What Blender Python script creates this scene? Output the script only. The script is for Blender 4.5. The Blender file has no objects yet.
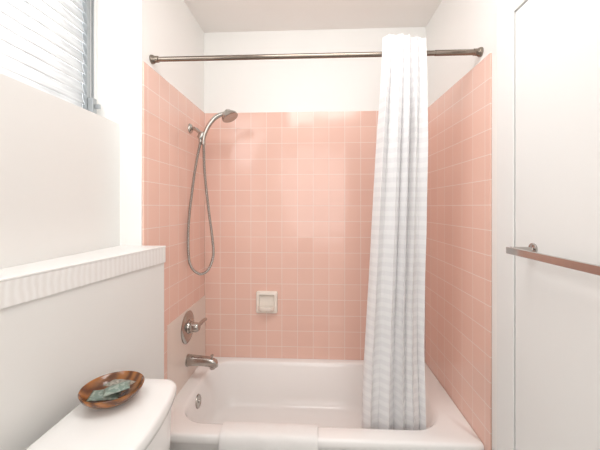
import bpy, bmesh, math
from mathutils import Vector, Matrix
sc=bpy.context.scene
sc.view_settings.view_transform='Standard'
sc.view_settings.look='None'
CZ=1.40; RIM=.35; CEIL=2.63
# ---------------- helpers
def link(o,parent=None):
    sc.collection.objects.link(o)
    if parent: o.parent=parent
    return o
def empty(name):
    e=bpy.data.objects.new(name,None); e.empty_display_size=.05
    return link(e)
def meshobj(name,verts,faces,mat=None,parent=None,smooth=False,recalc=True):
    me=bpy.data.meshes.new(name); me.from_pydata([tuple(v) for v in verts],[],faces)
    if recalc:
        bm=bmesh.new(); bm.from_mesh(me); bmesh.ops.recalc_face_normals(bm,faces=bm.faces); bm.to_mesh(me); bm.free()
    if smooth:
        for p in me.polygons: p.use_smooth=True
    o=bpy.data.objects.new(name,me)
    if mat: me.materials.append(mat)
    return link(o,parent)
def autosmooth(o,ang=40):
    for p in o.data.polygons: p.use_smooth=True
    bm=bmesh.new(); bm.from_mesh(o.data)
    for e in bm.edges:
        if len(e.link_faces)==2 and e.calc_face_angle(0)>math.radians(ang): e.smooth=False
    bm.to_mesh(o.data); bm.free()
def boxes(name,bl,mat,parent=None,bevel=0):
    V=[];F=[]
    for (x0,x1,y0,y1,z0,z1) in bl:
        b=len(V)
        V+=[(x0,y0,z0),(x1,y0,z0),(x1,y1,z0),(x0,y1,z0),(x0,y0,z1),(x1,y0,z1),(x1,y1,z1),(x0,y1,z1)]
        F+=[(b,b+3,b+2,b+1),(b+4,b+5,b+6,b+7),(b,b+1,b+5,b+4),(b+1,b+2,b+6,b+5),(b+2,b+3,b+7,b+6),(b+3,b,b+4,b+7)]
    o=meshobj(name,V,F,mat,parent)
    if bevel:
        m=o.modifiers.new('b','BEVEL'); m.width=bevel; m.segments=3; m.limit_method='ANGLE'
    return o
def prism(name,poly,z0,z1,mat,parent=None,bevel=0):
    n=len(poly)
    V=[(p[0],p[1],z0) for p in poly]+[(p[0],p[1],z1) for p in poly]
    F=[tuple(range(n))[::-1],tuple(range(n,2*n))]+[(i,(i+1)%n,n+(i+1)%n,n+i) for i in range(n)]
    o=meshobj(name,V,F,mat,parent)
    if bevel:
        m=o.modifiers.new('b','BEVEL'); m.width=bevel; m.segments=3
    return o
def loft(name,rings,mat,parent=None,cap0=True,cap1=True,ang=50,closed=False):
    n=len(rings[0]); V=[v for r in rings for v in r]; F=[]
    R=len(rings)
    for j in range(R if closed else R-1):
        k=(j+1)%R
        for i in range(n):
            F.append((j*n+i,j*n+(i+1)%n,k*n+(i+1)%n,k*n+i))
    if not closed:
        if cap0: F.append(tuple(range(n))[::-1])
        if cap1: F.append(tuple((R-1)*n+i for i in range(n)))
    o=meshobj(name,V,F,mat,parent); autosmooth(o,ang); return o
def rrect(x0,x1,y0,y1,r,z,k=8,m=8,f=None):
    P=[]
    cs=[(x1-r,y0+r,-90),(x1-r,y1-r,0),(x0+r,y1-r,90),(x0+r,y0+r,180)]
    for q,(cx,cy,a0) in enumerate(cs):
        arc=[(cx+r*math.cos(math.radians(a0+90*i/k)),cy+r*math.sin(math.radians(a0+90*i/k))) for i in range(k+1)]
        P+=arc
        nx,ny,na=cs[(q+1)%4]
        s=arc[-1]; e=(nx+r*math.cos(math.radians(na)),ny+r*math.sin(math.radians(na)))
        for i in range(1,m): t=i/m; P.append((s[0]+(e[0]-s[0])*t,s[1]+(e[1]-s[1])*t))
    out=[]
    for x,y in P:
        v=Vector((x,y,z))
        if f: v=f(v)
        out.append(v)
    return out
def lathe(name,prof,origin,axis,mat,parent=None,n=40,scale=(1,1),ang=40):
    a=Vector(axis).normalized()
    q=Vector((0,0,1)).rotation_difference(a)
    o0=Vector(origin); rings=[]
    for r,h in prof:
        rings.append([o0+q@Vector((max(r,1e-5)*math.cos(2*math.pi*i/n)*scale[0],max(r,1e-5)*math.sin(2*math.pi*i/n)*scale[1],h)) for i in range(n)])
    return loft(name,rings,mat,parent,ang=ang)
def tube(name,pts,r,mat,parent=None,n=16,sub=10,radii=None,spline=True):
    P=[Vector(p) for p in pts]
    if spline:
        Q=[];RR=[]
        for i in range(len(P)-1):
            p0=P[max(i-1,0)];p1=P[i];p2=P[i+1];p3=P[min(i+2,len(P)-1)]
            for s in range(sub):
                t=s/sub
                Q.append(.5*((2*p1)+(-p0+p2)*t+(2*p0-5*p1+4*p2-p3)*t*t+(-p0+3*p1-3*p2+p3)*t**3))
                if radii: RR.append(radii[i]*(1-t)+radii[i+1]*t)
        Q.append(P[-1]); 
        if radii: RR.append(radii[-1])
        P=Q
        if radii: radii=RR
    rings=[]; prev=None
    for i,p in enumerate(P):
        d=(P[min(i+1,len(P)-1)]-P[max(i-1,0)]).normalized()
        if prev is None:
            u=d.orthogonal().normalized()
        else:
            u=(prev-d*prev.dot(d)).normalized()
        prev=u; w=d.cross(u)
        rr=radii[i] if radii else r
        rings.append([p+u*rr*math.cos(2*math.pi*a/n)+w*rr*math.sin(2*math.pi*a/n) for a in range(n)])
    return loft(name,rings,mat,parent,ang=60)
# ---------------- materials
def s2l(c): return tuple(((v/255)/12.92 if v/255<=.04045 else ((v/255+.055)/1.055)**2.4) for v in c)+(1,)
def pmat(name,col,rough=.5,metal=0,spec=.5,noise=0,nscale=8,bump=0,bscale=200,coat=0):
    m=bpy.data.materials.new(name); m.use_nodes=True; nt=m.node_tree; b=nt.nodes['Principled BSDF']
    c=s2l(col); b.inputs['Base Color'].default_value=c
    b.inputs['Roughness'].default_value=rough; b.inputs['Metallic'].default_value=metal
    b.inputs['Specular IOR Level'].default_value=spec; b.inputs['Coat Weight'].default_value=coat
    tc=nt.nodes.new('ShaderNodeTexCoord')
    if noise:
        n=nt.nodes.new('ShaderNodeTexNoise'); n.inputs['Scale'].default_value=nscale; n.inputs['Detail'].default_value=4
        nt.links.new(tc.outputs['Object'],n.inputs['Vector'])
        r=nt.nodes.new('ShaderNodeMix'); r.data_type='RGBA'
        r.inputs[6].default_value=tuple(v*(1-noise) for v in c[:3])+(1,); r.inputs[7].default_value=tuple(min(1,v*(1+noise)) for v in c[:3])+(1,)
        nt.links.new(n.outputs['Fac'],r.inputs[0]); nt.links.new(r.outputs[2],b.inputs['Base Color'])
    if bump:
        n=nt.nodes.new('ShaderNodeTexNoise'); n.inputs['Scale'].default_value=bscale; n.inputs['Detail'].default_value=3
        nt.links.new(tc.outputs['Object'],n.inputs['Vector'])
        bp=nt.nodes.new('ShaderNodeBump'); bp.inputs['Strength'].default_value=bump; bp.inputs['Distance'].default_value=.002
        nt.links.new(n.outputs['Fac'],bp.inputs['Height']); nt.links.new(bp.outputs['Normal'],b.inputs['Normal'])
    return m
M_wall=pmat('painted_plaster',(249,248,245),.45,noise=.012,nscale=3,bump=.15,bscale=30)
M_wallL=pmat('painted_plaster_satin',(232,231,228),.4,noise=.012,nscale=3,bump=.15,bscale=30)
M_ceil=pmat('ceiling_paint',(251,247,243),.7,noise=.01,bump=.1,bscale=40)
M_trim=pmat('trim_paint',(243,242,240),.35,noise=.01)
M_door=pmat('door_paint',(238,238,236),.35,noise=.01,nscale=2)
M_porc=pmat('porcelain',(243,242,240),.12,noise=.005)
M_tub=pmat('tub_enamel',(254,252,250),.13,noise=.003)
M_chrome=pmat('brushed_nickel',(182,178,173),.16,metal=1,noise=.05,nscale=20)
M_dark=pmat('aged_chrome',(140,130,120),.2,metal=1,noise=.2,nscale=14)
M_steel=pmat('towel_bar_metal',(186,180,176),.1,metal=1,noise=.05)
M_alu=pmat('window_aluminium',(165,169,171),.35,metal=.6,noise=.1,nscale=20)
M_panel=pmat('repair_panel',(237,223,213),.3,noise=.02,nscale=5)
M_dish=pmat('ceramic_dish',(246,238,228),.15,noise=.01)
M_floor=pmat('floor_tile',(208,206,203),.3,noise=.05)

def tilemat(name,horiz):
    m=bpy.data.materials.new(name); m.use_nodes=True; nt=m.node_tree; N=nt.nodes; L=nt.links; b=N['Principled BSDF']
    tc=N.new('ShaderNodeTexCoord'); sp=N.new('ShaderNodeSeparateXYZ'); cb=N.new('ShaderNodeCombineXYZ')
    L.new(tc.outputs['Object'],sp.inputs[0]); L.new(sp.outputs[horiz],cb.inputs[0]); L.new(sp.outputs['Z'],cb.inputs[1])
    mp=N.new('ShaderNodeMapping'); T=.1086
    mp.inputs['Location'].default_value=((.772 if horiz=='X' else -2.188)+T*40,-2.06+T*40,0)
    L.new(cb.outputs[0],mp.inputs['Vector'])
    br=N.new('ShaderNodeTexBrick'); br.offset=0; br.squash=1
    br.inputs['Scale'].default_value=1; br.inputs['Brick Width'].default_value=T; br.inputs['Row Height'].default_value=T
    br.inputs['Mortar Size'].default_value=.0019; br.inputs['Mortar Smooth'].default_value=.2
    br.inputs['Color1'].default_value=s2l((242,203,188)); br.inputs['Color2'].default_value=s2l((240,199,184))
    br.inputs['Mortar'].default_value=s2l((250,230,222))
    L.new(mp.outputs[0],br.inputs['Vector'])
    L.new(br.outputs['Color'],b.inputs['Base Color'])
    # slightly uneven hand-set tiles: one random tilt per tile
    sv=N.new('ShaderNodeVectorMath'); sv.operation='SCALE'; sv.inputs['Scale'].default_value=1/T; L.new(mp.outputs[0],sv.inputs[0])
    fl=N.new('ShaderNodeVectorMath'); fl.operation='FLOOR'; L.new(sv.outputs[0],fl.inputs[0])
    wn=N.new('ShaderNodeTexWhiteNoise'); wn.noise_dimensions='3D'; L.new(fl.outputs[0],wn.inputs['Vector'])
    su=N.new('ShaderNodeVectorMath'); su.operation='SUBTRACT'; su.inputs[1].default_value=(.5,.5,.5); L.new(wn.outputs['Color'],su.inputs[0])
    s2=N.new('ShaderNodeVectorMath'); s2.operation='SCALE'; s2.inputs['Scale'].default_value=.035; L.new(su.outputs[0],s2.inputs[0])
    ge=N.new('ShaderNodeNewGeometry'); ad=N.new('ShaderNodeVectorMath'); ad.operation='ADD'; L.new(ge.outputs['Normal'],ad.inputs[0]); L.new(s2.outputs[0],ad.inputs[1])
    nm=N.new('ShaderNodeVectorMath'); nm.operation='NORMALIZE'; L.new(ad.outputs[0],nm.inputs[0])
    b.inputs['Roughness'].default_value=.13; b.inputs['Specular IOR Level'].default_value=.5
    nz=N.new('ShaderNodeTexNoise'); nz.inputs['Scale'].default_value=9; nz.inputs['Detail'].default_value=1
    L.new(tc.outputs['Object'],nz.inputs['Vector'])
    b1=N.new('ShaderNodeBump'); b1.inputs['Strength'].default_value=.07; b1.inputs['Distance'].default_value=.01
    L.new(nz.outputs['Fac'],b1.inputs['Height']); L.new(nm.outputs[0],b1.inputs['Normal'])
    inv=N.new('ShaderNodeMath'); inv.operation='SUBTRACT'; inv.inputs[0].default_value=1; L.new(br.outputs['Fac'],inv.inputs[1])
    b2=N.new('ShaderNodeBump'); b2.inputs['Strength'].default_value=.4; b2.inputs['Distance'].default_value=.0015
    L.new(inv.outputs[0],b2.inputs['Height']); L.new(b1.outputs[0],b2.inputs['Normal']); L.new(b2.outputs[0],b.inputs['Normal'])
    return m
T_x=tilemat('pink_tile_back','X'); T_y=tilemat('pink_tile_side','Y')

# ---------------- room shell
boxes('floor',[(-1.3,1.0,-1.6,2.3,-.1,0)],M_floor)
boxes('ceiling',[(-1.3,1.0,-1.6,2.3,CEIL,CEIL+.1)],M_ceil)
wb=boxes('wall_back',[(-1.3,1.0,2.196,2.3,0,CEIL)],M_wall)
boxes('tile',[(-.772,.748,2.188,2.196,RIM-.03,2.06)],T_x,wb)
wl=boxes('wall_left',[(-1.3,-.78,1.387,2.196,0,CEIL)],M_wall)
boxes('tile',[(-.78,-.772,1.392,2.188,RIM-.03,2.06)],T_y,wl,bevel=.003)
boxes('repair_panel',[(-.7725,-.769,1.618,2.187,RIM,.78)],M_panel,wl)
wr=boxes('wall_right',[(.756,1.0,-1.6,2.196,0,CEIL)],M_wall)
boxes('tile',[(.748,.756,1.387,2.188,RIM-.35,2.06)],T_y,wr,bevel=.003)
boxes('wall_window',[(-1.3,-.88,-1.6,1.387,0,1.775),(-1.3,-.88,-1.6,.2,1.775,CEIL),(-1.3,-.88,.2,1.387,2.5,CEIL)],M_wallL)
boxes('wall_front',[(-1.3,1.0,-1.7,-1.6,0,CEIL)],M_wall)
# half-height wall with ledge
def px(y): return -.676-(1.385-y)*.135
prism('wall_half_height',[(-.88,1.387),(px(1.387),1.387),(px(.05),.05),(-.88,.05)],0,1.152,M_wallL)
M_led=pmat('ledge_paint',(240,238,235),.35)
nt=M_led.node_tree; tc=nt.nodes.new('ShaderNodeTexCoord'); w=nt.nodes.new('ShaderNodeTexWave'); w.bands_direction='Y'; w.inputs['Scale'].default_value=15; w.inputs['Distortion'].default_value=3
w.inputs['Detail'].default_value=2
nt.links.new(tc.outputs['Object'],w.inputs['Vector']); bp=nt.nodes.new('ShaderNodeBump'); bp.inputs['Strength'].default_value=.25; bp.inputs['Distance'].default_value=.002
rl=nt.nodes.new('ShaderNodeValToRGB'); rl.color_ramp.elements[0].color=s2l((233,231,228)); rl.color_ramp.elements[1].color=s2l((240,239,237))
nt.links.new(w.outputs['Fac'],rl.inputs[0]); nt.links.new(rl.outputs[0],nt.nodes['Principled BSDF'].inputs['Base Color'])
nt.links.new(w.outputs['Fac'],bp.inputs['Height']); nt.links.new(bp.outputs[0],nt.nodes['Principled BSDF'].inputs['Normal'])
tm=prism('trim_1',[(-.88,1.387),(px(1.387)+.008,1.387),(px(.05)+.008,.05),(-.88,.05)],1.152,1.220,M_led,bevel=.003)
prism('ledge_cap',[(-.88,1.387),(px(1.387)+.010,1.387),(px(.05)+.010,.05),(-.88,.05)],1.2195,1.227,M_trim,tm,bevel=.003)

# ---------------- window
win=empty('window_1')
X=-1.0
boxes('frame',[(X-.03,X+.014,1.325,1.345,1.775,2.5),(X-.03,X+.014,.20,.23,1.775,2.5),(X-.03,X+.014,.23,1.325,1.775,1.80),(X-.03,X+.014,.23,1.325,2.475,2.5)],M_alu,win)
boxes('jamb_trim',[(X-.04,X+.012,1.3455,1.387,1.775,2.5)],M_trim,win)
boxes('track',[(X-.02,X+.022,1.352,1.357,1.80,2.49)],M_alu,win)
boxes('latch',[(X+.014,X+.038,1.327,1.352,1.80,1.875),(X+.02,X+.058,1.338,1.350,1.83,1.85)],M_alu,win,bevel=.002)
mb=bpy.data.materials.new('frosted_louver'); mb.use_nodes=True; nt=mb.node_tree; b=nt.nodes['Principled BSDF']
b.inputs['Roughness'].default_value=.5
tcl=nt.nodes.new('ShaderNodeTexCoord'); mpl=nt.nodes.new('ShaderNodeMapping'); mpl.inputs['Scale'].default_value=(1,2.5,30)
nl=nt.nodes.new('ShaderNodeTexNoise'); nl.inputs['Scale'].default_value=3; nl.inputs['Detail'].default_value=3
rl=nt.nodes.new('ShaderNodeValToRGB'); rl.color_ramp.elements[0].position=.35; rl.color_ramp.elements[1].position=.65
rl.color_ramp.elements[0].color=s2l((230,230,230)); rl.color_ramp.elements[1].color=s2l((248,248,248))
nt.links.new(tcl.outputs['Object'],mpl.inputs[0]); nt.links.new(mpl.outputs[0],nl.inputs['Vector']); nt.links.new(nl.outputs['Fac'],rl.inputs[0]); nt.links.new(rl.outputs[0],b.inputs['Base Color'])
tr=nt.nodes.new('ShaderNodeBsdfTranslucent'); nt.links.new(rl.outputs[0],tr.inputs[0]); mx=nt.nodes.new('ShaderNodeMixShader'); mx.inputs[0].default_value=.5
nt.links.new(b.outputs[0],mx.inputs[1]); nt.links.new(tr.outputs[0],mx.inputs[2]); nt.links.new(mx.outputs[0],nt.nodes['Material Output'].inputs[0])
V=[];F=[]
pitch=.044; z=1.80; k=6
while z<2.47:
    b0=len(V)
    for yy in (.232,1.323):
        for i in range(k):
            t=i/(k-1); V.append((X+.005-.012*t-.003*math.sin(math.pi*t),yy,z+pitch*1.10*t))
    for i in range(k-1): F.append((b0+i,b0+k+i,b0+k+i+1,b0+i+1))
    z+=pitch
sl=meshobj('louvers',V,F,mb,win,smooth=True,recalc=False)
sm=sl.modifiers.new('s','SOLIDIFY'); sm.thickness=.0012

# ---------------- door + towel bar
dr=empty('door_1')
boxes('slab',[(.700,.738,.36,1.140,.012,2.080)],M_door,dr,bevel=.002)
boxes('casing',[(.698,.756,1.147,1.25,0,2.19),(.698,.756,.26,1.147,2.087,2.19),(.698,.756,.26,.353,0,2.087)],M_door,dr,bevel=.002)
lathe('knob',[(.03,0),(.03,.006),(.012,.01),(.012,.035),(.026,.045),(.029,.058),(.022,.07),(0,.073)],(.70,.43,.95),(-1,0,0),M_chrome,dr)
tb=empty('towel_bar')
ZB=1.262
boxes('bar',[(.619,.631,.42,1.056,ZB-.012,ZB+.009)],M_steel,tb,bevel=.0015)
for i,yy in enumerate((1.046,.47)):
    boxes('post_%d'%(i+1),[(.6295,.694,yy-.008,yy+.008,ZB-.002,ZB+.010)],M_steel,tb,bevel=.002)
    lathe('rosette_%d'%(i+1),[(.018,0),(.018,.005),(.014,.008),(0,.008)],(.70,yy,ZB+.004),(-1,0,0),M_steel,tb)

# ---------------- bathtub
tub=empty('bathtub')
ox0,ox1,oy0,oy1=-.771,.747,1.43,2.187
rings=[rrect(ox0,ox1,oy0+.02,oy1,.004,0.0),
 rrect(ox0,ox1,oy0+.02,oy1,.004,RIM-.06),
 rrect(ox0,ox1,oy0+.004,oy1,.004,RIM-.045),
 rrect(ox0,ox1,oy0,oy1,.004,RIM-.03),
 rrect(ox0,ox1,oy0,oy1,.004,RIM-.012),
 rrect(ox0+.001,ox1-.001,oy0+.004,oy1-.001,.005,RIM-.003),
 rrect(ox0+.002,ox1-.002,oy0+.012,oy1-.002,.006,RIM)]
ix0,ix1,iy0,iy1=-.692,.625,1.515,2.135
def inn(d0,d1,df,z,r): return rrect(ix0+d0,ix1-d1,iy0+df,iy1-df,r,z)
rings+=[inn(-.008,-.008,-.008,RIM,.16),inn(0,0,0,RIM-.003,.155),inn(.006,.010,.005,RIM-.012,.15),inn(.011,.025,.010,RIM-.03,.15),
 inn(.02,.07,.022,.24,.15),inn(.035,.13,.036,.15,.145),inn(.05,.18,.05,.10,.14),inn(.08,.22,.08,.075,.12),inn(.14,.29,.13,.065,.08),inn(.3,.45,.24,.062,.04)]
loft('shell',rings,M_tub,tub,ang=60)
lathe('overflow_plate',[(.036,0),(.038,.004),(.036,.010),(.028,.012),(.026,.010),(.010,.010),(.008,.014),(0,.015)],(-.680,1.80,.275),(1,0,.12),M_chrome,tub)
lathe('drain',[(.035,0),(.035,.003),(.028,.004),(.02,.002),(0,.002)],(-.42,1.825,.0625),(0,0,1),M_chrome,tub)

# bath mat draped over rim
M_tow=pmat('terry_cloth',(250,248,246),.9,spec=.1,noise=.02,nscale=60,bump=.8,bscale=450)
prof=[(1.412,.06),(1.414,.2),(1.418,.30),(1.421,.340),(1.430,.357),(1.45,.361),(1.48,.361),(1.50,.360),(1.519,.354),(1.531,.338),(1.540,.31)]
V=[];F=[];NX=24
for j,(yy,zz) in enumerate(prof):
    for i in range(NX+1):
        t=i/NX
        V.append((-.44+.455*t, yy+.0015*math.sin(t*17+j), zz+.001*math.sin(t*23+j*1.3)))
for j in range(len(prof)-1):
    for i in range(NX): a=j*(NX+1)+i; F.append((a,a+1,a+NX+2,a+NX+1))
o=meshobj('bath_mat',V,F,M_tow,smooth=True)
s=o.modifiers.new('s','SOLIDIFY'); s.thickness=.008; s.offset=0
s=o.modifiers.new('ss','SUBSURF'); s.levels=s.render_levels=2

# ---------------- curtain rod
rod=empty('curtain_rod')
ZR=CZ+.705; YR=1.475
tube('tube',[(-.76,YR,ZR),(.74,YR,ZR)],.0115,M_dark,rod,spline=False,n=24)
tube('inner_tube',[(.55,YR,ZR),(.74,YR,ZR)],.0130,M_dark,rod,spline=False,n=24)
for i,(xx,d) in enumerate(((-.78,1),(.756,-1))):
    lathe('flange_%d'%(i+1),[(.021,0),(.021,.006),(.019,.012),(.016,.016),(.015,.034),(.0115,.036)],(xx,YR,ZR),(d,0,0),M_dark,rod)

# ---------------- shower curtain
cur=empty('shower_curtain')
M_cur=bpy.data.materials.new('curtain_fabric'); M_cur.use_nodes=True; nt=M_cur.node_tree; N=nt.nodes; L=nt.links; b=N['Principled BSDF']
b.inputs['Roughness'].default_value=.75; b.inputs['Specular IOR Level'].default_value=.2
tc=N.new('ShaderNodeTexCoord')
w=N.new('ShaderNodeTexWave'); w.bands_direction='Z'; w.inputs['Scale'].default_value=7; w.inputs['Distortion'].default_value=0
L.new(tc.outputs['Object'],w.inputs['Vector'])
rp=N.new('ShaderNodeValToRGB'); rp.color_ramp.elements[0].position=.40; rp.color_ramp.elements[1].position=.62
rp.color_ramp.elements[0].color=s2l((244,243,244)); rp.color_ramp.elements[1].color=s2l((252,251,251))
L.new(w.outputs['Fac'],rp.inputs[0]); L.new(rp.outputs[0],b.inputs['Base Color'])
w2=N.new('ShaderNodeTexWave'); w2.bands_direction='Z'; w2.inputs['Scale'].default_value=45; L.new(tc.outputs['Object'],w2.inputs['Vector'])
mu=N.new('ShaderNodeMath'); mu.operation='MULTIPLY'; L.new(w.outputs['Fac'],mu.inputs[0]); L.new(w2.outputs['Fac'],mu.inputs[1])
bp=N.new('ShaderNodeBump'); bp.inputs['Strength'].default_value=.2; bp.inputs['Distance'].default_value=.002; L.new(mu.outputs[0],bp.inputs['Height']); L.new(bp.outputs[0],b.inputs['Normal'])
tr=N.new('ShaderNodeBsdfTranslucent'); tr.inputs[0].default_value=(.98,.97,.96,1); mx=N.new('ShaderNodeMixShader'); mx.inputs[0].default_value=.15
L.new(b.outputs[0],mx.inputs[1]); L.new(tr.outputs[0],mx.inputs[2]); L.new(mx.outputs[0],N['Material Output'].inputs[0])
NU=260;NV=90; V=[];F=[]; ztop=CZ+.770; zbot=.27; nf=4.6
def sst(a): a=max(0,min(1,a)); return a*a*(3-2*a)
for j in range(NV+1):
    v=j/NV; z=ztop+(zbot-ztop)*v
    xl=.306-.069*sst(v*1.0)-.008*math.sin(v*7); xr=.492+.052*v
    yc=1.443+ .142*sst((v-.03)/.80)
    A=.016+.017*sst(v/.25)
    for i in range(NU+1):
        u=i/NU
        uu=u+.035*math.sin(2*math.pi*u*1.3+.8)+.010*math.sin(4*v+u*7)
        ph=2*math.pi*nf*uu+.6*math.sin(2.2*v+3*u)
        x=xl+(xr-xl)*u+.007*math.sin(2*ph)*(.4+.6*v)
        y=yc+A*math.sin(ph)*(.75+.25*math.sin(u*11+1+v))+.003*math.sin(ph*2.7+v*4)+.0015*math.sin(31*v+9*u)
        zz=z+(.006*math.sin(ph*1.0+.6)+.008*math.sin(u*5) if j==0 else 0)
        if z>ZR-.03 and z<ZR+.03: y=min(y,1.459)
        V.append((x,y,zz))
for j in range(NV):
    for i in range(NU): a=j*(NU+1)+i; F.append((a,a+1,a+NU+2,a+NU+1))
o=meshobj('fabric',V,F,M_cur,cur,smooth=True,recalc=False)
s=o.modifiers.new('s','SOLIDIFY'); s.thickness=.0012
def torus(name,c,R,r,axis,mat,parent,n=32,k=10):
    q=Vector((0,0,1)).rotation_difference(Vector(axis).normalized()); rings=[]
    for i in range(n):
        a=2*math.pi*i/n; rings.append([Vector(c)+q@Vector(((R+r*math.cos(2*math.pi*t/k))*math.cos(a),(R+r*math.cos(2*math.pi*t/k))*math.sin(a),r*math.sin(2*math.pi*t/k))) for t in range(k)])
    return loft(name,rings,mat,parent,closed=True,ang=80)
M_ring=pmat('ring_plastic',(240,240,240),.3)
for i in range(6): torus('ring_%d'%(i+1),(.318+.032*i,YR-.008,ZR-.006),.024,.0025,(1,.15,0),M_ring,cur)

# ---------------- hand shower
sh=empty('hand_shower')
lathe('wall_flange',[(.030,0),(.030,.004),(.024,.012),(.012,.016),(.011,.03)],(-.772,1.92,1.885),(1,0,0),M_chrome,sh)
tube('arm',[(-.765,1.92,1.885),(-.735,1.915,1.88),(-.71,1.91,1.86),(-.70,1.905,1.845)],.011,M_chrome,sh)
lathe('holder',[(.012,-.024),(.019,-.020),(.022,0),(.019,.018),(.012,.022)],(-.692,1.903,1.835),(.5,0,.75),M_chrome,sh)
tube('holder_clip',[(-.70,1.905,1.85),(-.685,1.90,1.845),(-.672,1.90,1.845)],.015,M_chrome,sh)
tube('handle',[(-.680,1.90,1.800),(-.672,1.90,1.845),(-.645,1.90,1.90),(-.605,1.90,1.945),(-.56,1.90,1.965),(-.53,1.90,1.960)],.01,M_chrome,sh,radii=[.011,.013,.0135,.0135,.014,.020])
lathe('head',[(.010,-.03),(.020,-.022),(.030,-.008),(.044,.006),(.050,.016),(.050,.026),(.045,.029),(.036,.026),(0,.027)],(-.525,1.90,1.965),(.45,-.15,-.85),M_chrome,sh)
M_hose=pmat('steel_hose',(170,167,163),.25,metal=1)
nt=M_hose.node_tree; tc=nt.nodes.new('ShaderNodeTexCoord'); w=nt.nodes.new('ShaderNodeTexWave'); w.bands_direction='Z'; w.inputs['Scale'].default_value=90
nt.links.new(tc.outputs['Object'],w.inputs['Vector']); bp=nt.nodes.new('ShaderNodeBump'); bp.inputs['Strength'].default_value=.6; bp.inputs['Distance'].default_value=.002
nt.links.new(w.outputs['Fac'],bp.inputs['Height']); nt.links.new(bp.outputs[0],nt.nodes['Principled BSDF'].inputs['Normal'])
tube('hose',[(-.680,1.90,1.805),(-.678,1.90,1.74),(-.672,1.90,1.60),(-.650,1.90,1.40),(-.624,1.90,1.20),(-.620,1.90,1.10),(-.648,1.895,1.02),(-.695,1.88,.995),(-.742,1.865,1.04),(-.757,1.86,1.13),(-.756,1.86,1.30),(-.738,1.87,1.50),(-.717,1.885,1.68),(-.700,1.90,1.79),(-.697,1.903,1.825)],.0078,M_hose,sh)
lathe('hose_nut_1',[(.009,0),(.012,.003),(.012,.025),(.009,.028)],(-.680,1.90,1.778),(0,0,1),M_chrome,sh)
lathe('hose_nut_2',[(.009,0),(.012,.003),(.012,.028),(.009,.03)],(-.699,1.902,1.795),(.05,0,1),M_chrome,sh)

# ---------------- valve & spout
va=empty('shower_valve')
cv=(-.769,1.875,.675)
lathe('escutcheon',[(.095,0),(.096,.003),(.090,.007),(.06,.012),(.040,.014),(.038,.02)],cv,(1,0,0),M_chrome,va,n=56)
lathe('hub',[(.034,.012),(.034,.03),(.030,.034),(.028,.06),(.024,.07),(.018,.074),(0,.075)],cv,(1,0,0),M_chrome,va)
tube('lever',[(-.712,1.875,.675),(-.705,1.91,.682),(-.700,1.95,.687),(-.697,1.985,.684)],.008,M_chrome,va,radii=[.014,.012,.0105,.011])
sp=empty('tub_spout')
rg=[]
for (x,w,h,zc) in [(-.772,.028,.028,.475),(-.765,.031,.031,.475),(-.73,.028,.029,.475),(-.68,.026,.027,.473),(-.64,.026,.027,.469),(-.612,.024,.026,.463),(-.592,.020,.022,.457),(-.585,.012,.013,.452)]:
    rg.append([Vector((x,1.875+w*math.copysign(abs(math.cos(a))**.7,math.cos(a)),zc+h*math.copysign(abs(math.sin(a))**.7,math.sin(a)))) for a in [2*math.pi*i/28 for i in range(28)]])
loft('body',rg,M_chrome,sp)
lathe('outlet',[(.016,0),(.017,-.02),(.015,-.024),(.012,-.018),(0,-.018)],(-.616,1.875,.450),(0,0,1),M_chrome,sp)
lathe('diverter_knob',[(.004,0),(.004,.014),(.009,.017),(.009,.024),(0,.026)],(-.618,1.875,.486),(0,0,1),M_chrome,sp,n=20)
lathe('wall_collar',[(.036,0),(.036,.004),(.030,.008)],(-.7695,1.875,.475),(1,0,0),M_chrome,sp)

# ---------------- soap dish
sd=empty('soap_dish')
def rxz(x0,x1,z0,z1,r,y): return [Vector((p.x,y,p.y)) for p in rrect(x0,x1,z0,z1,r,0,k=5,m=3)]
sx,sz=-.333,.74
rings=[rxz(sx-.074,sx+.074,sz-.076,sz+.076,.012,2.188),rxz(sx-.074,sx+.074,sz-.076,sz+.076,.012,2.172),rxz(sx-.070,sx+.070,sz-.072,sz+.072,.011,2.166),
 rxz(sx-.056,sx+.056,sz-.050,sz+.056,.012,2.163),rxz(sx-.052,sx+.052,sz-.046,sz+.052,.012,2.168),rxz(sx-.048,sx+.048,sz-.042,sz+.048,.012,2.1865)]
loft('frame',rings,M_dish,sd,ang=35)
tray=[]
for k,(yo,zz) in enumerate([(2.176,-.052),(2.125,-.050),(2.115,-.040),(2.114,-.022),(2.119,-.018),(2.126,-.026),(2.176,-.034)]):
    tray.append((yo,sz+zz))
V=[];F=[]
NX=16
for i in range(NX+1):
    t=i/NX*2-1
    for (yo,zz) in tray:
        yy=2.176+(yo-2.176)*(1-abs(t)**5*.6)
        V.append((sx+t*.055,yy,zz))
k=len(tray)
for i in range(NX):
    for j in range(k): F.append((i*k+j,i*k+(j+1)%k,(i+1)*k+(j+1)%k,(i+1)*k+j))
F.append(tuple(range(k))); F.append(tuple(NX*k+j for j in range(k)))
o=meshobj('tray',V,F,M_dish,sd); autosmooth(o,50)

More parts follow.
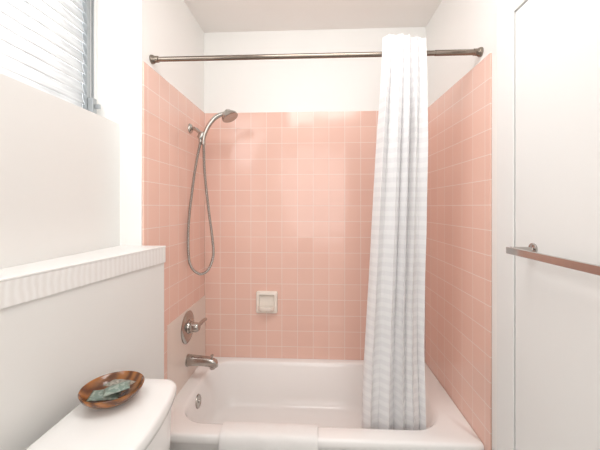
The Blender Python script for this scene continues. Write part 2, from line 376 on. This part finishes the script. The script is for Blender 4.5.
# ---------------- toilet
to=empty('toilet')
LZ=.83
tx0,tx1,ty0,ty1=-.688,-.458,.55,1.035
ym=(ty0+ty1)/2
def bow(amt):
    def f(v):
        if v.x>(tx0+tx1)/2:
            s=(v.y-ym)/((ty1-ty0)/2); v.x+=amt*(1-min(1,s*s))
        return v
    return f
def tr_(d,z,r=.035): return rrect(tx0+d,tx1-d,ty0+d,ty1-d,r,z,f=bow(.036))
loft('tank',[tr_(.04,.40),tr_(.03,.42),tr_(.018,.60),tr_(.012,LZ-.04)],M_porc,to)
loft('tank_lid',[tr_(.006,LZ-.042),tr_(.0,LZ-.038),tr_(-.002,LZ-.02),tr_(.0,LZ-.009),tr_(.005,LZ-.003),tr_(.012,LZ),tr_(.05,LZ+.001,.02)],M_porc,to)
def ov(cx,a,bb,z,n=40): return [Vector((cx+a*math.cos(2*math.pi*i/n),ym+bb*math.sin(2*math.pi*i/n),z)) for i in range(n)]
loft('bowl',[ov(-.30,.24,.11,0),ov(-.30,.23,.10,.05),ov(-.30,.20,.10,.15),ov(-.27,.22,.14,.26),ov(-.22,.25,.175,.34),ov(-.21,.26,.185,.385),ov(-.21,.25,.175,.39)],M_porc,to)
boxes('tank_shelf',[(-.655,-.40,ym-.11,ym+.11,.30,.402)],M_porc,to,bevel=.015)
loft('seat_lid',[ov(-.20,.25,.185,.391),ov(-.20,.255,.19,.40),ov(-.20,.255,.19,.418),ov(-.20,.24,.175,.43)],M_porc,to)
lathe('flush_handle',[(.012,0),(.012,.02),(.006,.022)],(-.425,.66,.76),(1,0,0),M_chrome,to)
boxes('flush_lever',[(-.408,-.398,.655,.74,.752,.766)],M_chrome,to,bevel=.003)

# ---------------- wooden bowl
M_wood=bpy.data.materials.new('bowl_wood'); M_wood.use_nodes=True; nt=M_wood.node_tree; N=nt.nodes; L=nt.links; b=N['Principled BSDF']
tc=N.new('ShaderNodeTexCoord'); mp=N.new('ShaderNodeMapping'); mp.inputs['Location'].default_value=(.6,-.92,0); mp.inputs['Rotation'].default_value=(.1,.15,.5)
L.new(tc.outputs['Object'],mp.inputs[0])
w=N.new('ShaderNodeTexWave'); w.inputs['Scale'].default_value=9; w.inputs['Distortion'].default_value=4; w.inputs['Detail'].default_value=3; w.inputs['Detail Scale'].default_value=1.5
L.new(mp.outputs[0],w.inputs['Vector']); rp=N.new('ShaderNodeValToRGB')
rp.color_ramp.elements[0].color=s2l((92,50,20)); rp.color_ramp.elements[1].color=s2l((158,98,44))
L.new(w.outputs['Fac'],rp.inputs[0]); L.new(rp.outputs[0],b.inputs['Base Color']); b.inputs['Roughness'].default_value=.18; b.inputs['Coat Weight'].default_value=.4
wbw=empty('wooden_bowl')
bc=(-.594,.902,LZ+.0012)
K_=.875
lathe('dish',[(r*K_,h*.98) for r,h in [(.0,0),(.045,0),(.052,.004),(.074,.016),(.090,.030),(.0965,.043),(.095,.0455),(.0915,.044),(.084,.032),(.066,.017),(.045,.009),(0,.007)]],bc,(0,0,1),M_wood,wbw,n=56,ang=80)
def packet(name,c,size,rot,mat):
    V=[];F=[];n=10;m=7
    M=Matrix.Translation(Vector(c))@Matrix.Rotation(rot[2],4,'Z')@Matrix.Rotation(rot[0],4,'X')@Matrix.Rotation(rot[1],4,'Y')
    for s in (1,-1):
        for j in range(m+1):
            for i in range(n+1):
                a=i/n*2-1; d=j/m*2-1
                h=max(0,(1-a**4)*(1-d**4))**.5
                V.append(M@Vector((a*size[0],d*size[1],s*(size[2]*h+.0004)+.0008*math.sin(9*a+5*d)*h)))
    K=(n+1)*(m+1)
    for s in (0,1):
        for j in range(m):
            for i in range(n): a=s*K+j*(n+1)+i; F.append((a,a+1,a+n+2,a+n+1))
    for i in range(n): F.append((i,i+1,K+i+1,K+i)); q=m*(n+1)+i; F.append((q,q+1,K+q+1,K+q))
    for j in range(m): q=j*(n+1); F.append((q,q+n+1,K+q+n+1,K+q)); q=q+n; F.append((q,q+n+1,K+q+n+1,K+q))
    return meshobj(name,V,F,mat,smooth=True)
def packmat(name,c1,c2,sc_):
    m=bpy.data.materials.new(name); m.use_nodes=True; nt=m.node_tree; N=nt.nodes; L=nt.links; b=N['Principled BSDF']; b.inputs['Roughness'].default_value=.25
    tc=N.new('ShaderNodeTexCoord'); n=N.new('ShaderNodeTexNoise'); n.inputs['Scale'].default_value=sc_; L.new(tc.outputs['Object'],n.inputs['Vector'])
    r=N.new('ShaderNodeValToRGB'); r.color_ramp.elements[0].position=.46; r.color_ramp.elements[1].position=.56
    r.color_ramp.elements[0].color=s2l(c1); r.color_ramp.elements[1].color=s2l(c2); L.new(n.outputs['Fac'],r.inputs[0]); L.new(r.outputs[0],b.inputs['Base Color']); return m
Pm1=packmat('wrapper_sage',(116,132,122),(150,162,150),90); Pm2=packmat('wrapper_grey',(128,124,112),(164,158,146),110)
packet('soap_packet',(bc[0]-.012,bc[1]-.016,bc[2]+.026),(.040,.023,.006),(.10,.04,.25),Pm1)
packet('soap_packet',(bc[0]+.008,bc[1]+.022,bc[2]+.038),(.040,.021,.006),(-.10,-.06,-.2),Pm2)
packet('soap_packet',(bc[0]+.022,bc[1]-.014,bc[2]+.044),(.034,.020,.006),(.06,-.14,.5),Pm1)

# ---------------- unseen ceiling lamp, added behind camera to light the room + lights
cl=empty('added_ceiling_lamp')
lathe('base',[(.17,0),(.17,-.02),(.16,-.03),(0,-.03)],(0.0,-.5,CEIL),(0,0,1),M_chrome,cl)
M_glow=bpy.data.materials.new('added_lamp_glow'); M_glow.use_nodes=True; bb=M_glow.node_tree.nodes['Principled BSDF']; bb.inputs['Emission Color'].default_value=(1,.95,.88,1); bb.inputs['Emission Strength'].default_value=4
lathe('shade',[(.16,-.03),(.155,-.06),(.12,-.09),(.06,-.105),(0,-.11)],(0,-.5,CEIL),(0,0,1),M_glow,cl)
def area(name,loc,target,sx,sy,e,col=(1,1,1)):
    l=bpy.data.lights.new(name,'AREA'); l.shape='RECTANGLE'; l.size=sx; l.size_y=sy; l.energy=e; l.color=col
    o=bpy.data.objects.new(name,l); link(o); o.location=loc
    o.rotation_euler=(Vector(target)-Vector(loc)).to_track_quat('-Z','Y').to_euler(); return o
area('light_alcove_fill',(0.05,.85,2.56),(0.05,1.7,.9),.8,.6,12.5,(1,.99,.98))  # fill light without a fixture, added to brighten the alcove
area('light_room_bounce',(.1,-1.3,1.6),(0,1.6,1.7),1.4,1.6,17,(1,.988,.975))
area('light_window',(-.93,.75,2.14),(.6,1.5,1.3),.9,.6,5.5,(.985,.99,1))
area('light_daylight',(-1.75,.75,2.3),(-1.0,.78,2.14),1.5,1.2,24,(.99,.995,1))
# window opening through the outer wall: backing is open sky
w=bpy.data.worlds.new('sky'); sc.world=w; w.use_nodes=True
w.node_tree.nodes['Background'].inputs[0].default_value=(.95,.98,1,1); w.node_tree.nodes['Background'].inputs[1].default_value=.7
# ---------------- camera
cam=bpy.data.cameras.new('camera'); co=bpy.data.objects.new('camera',cam); link(co)
co.location=(0,0,CZ); co.rotation_euler=(math.radians(90),0,math.radians(2.7))
cam.sensor_width=36; cam.lens=36*316/600; cam.shift_y=-18/600; cam.clip_start=.02
sc.camera=co
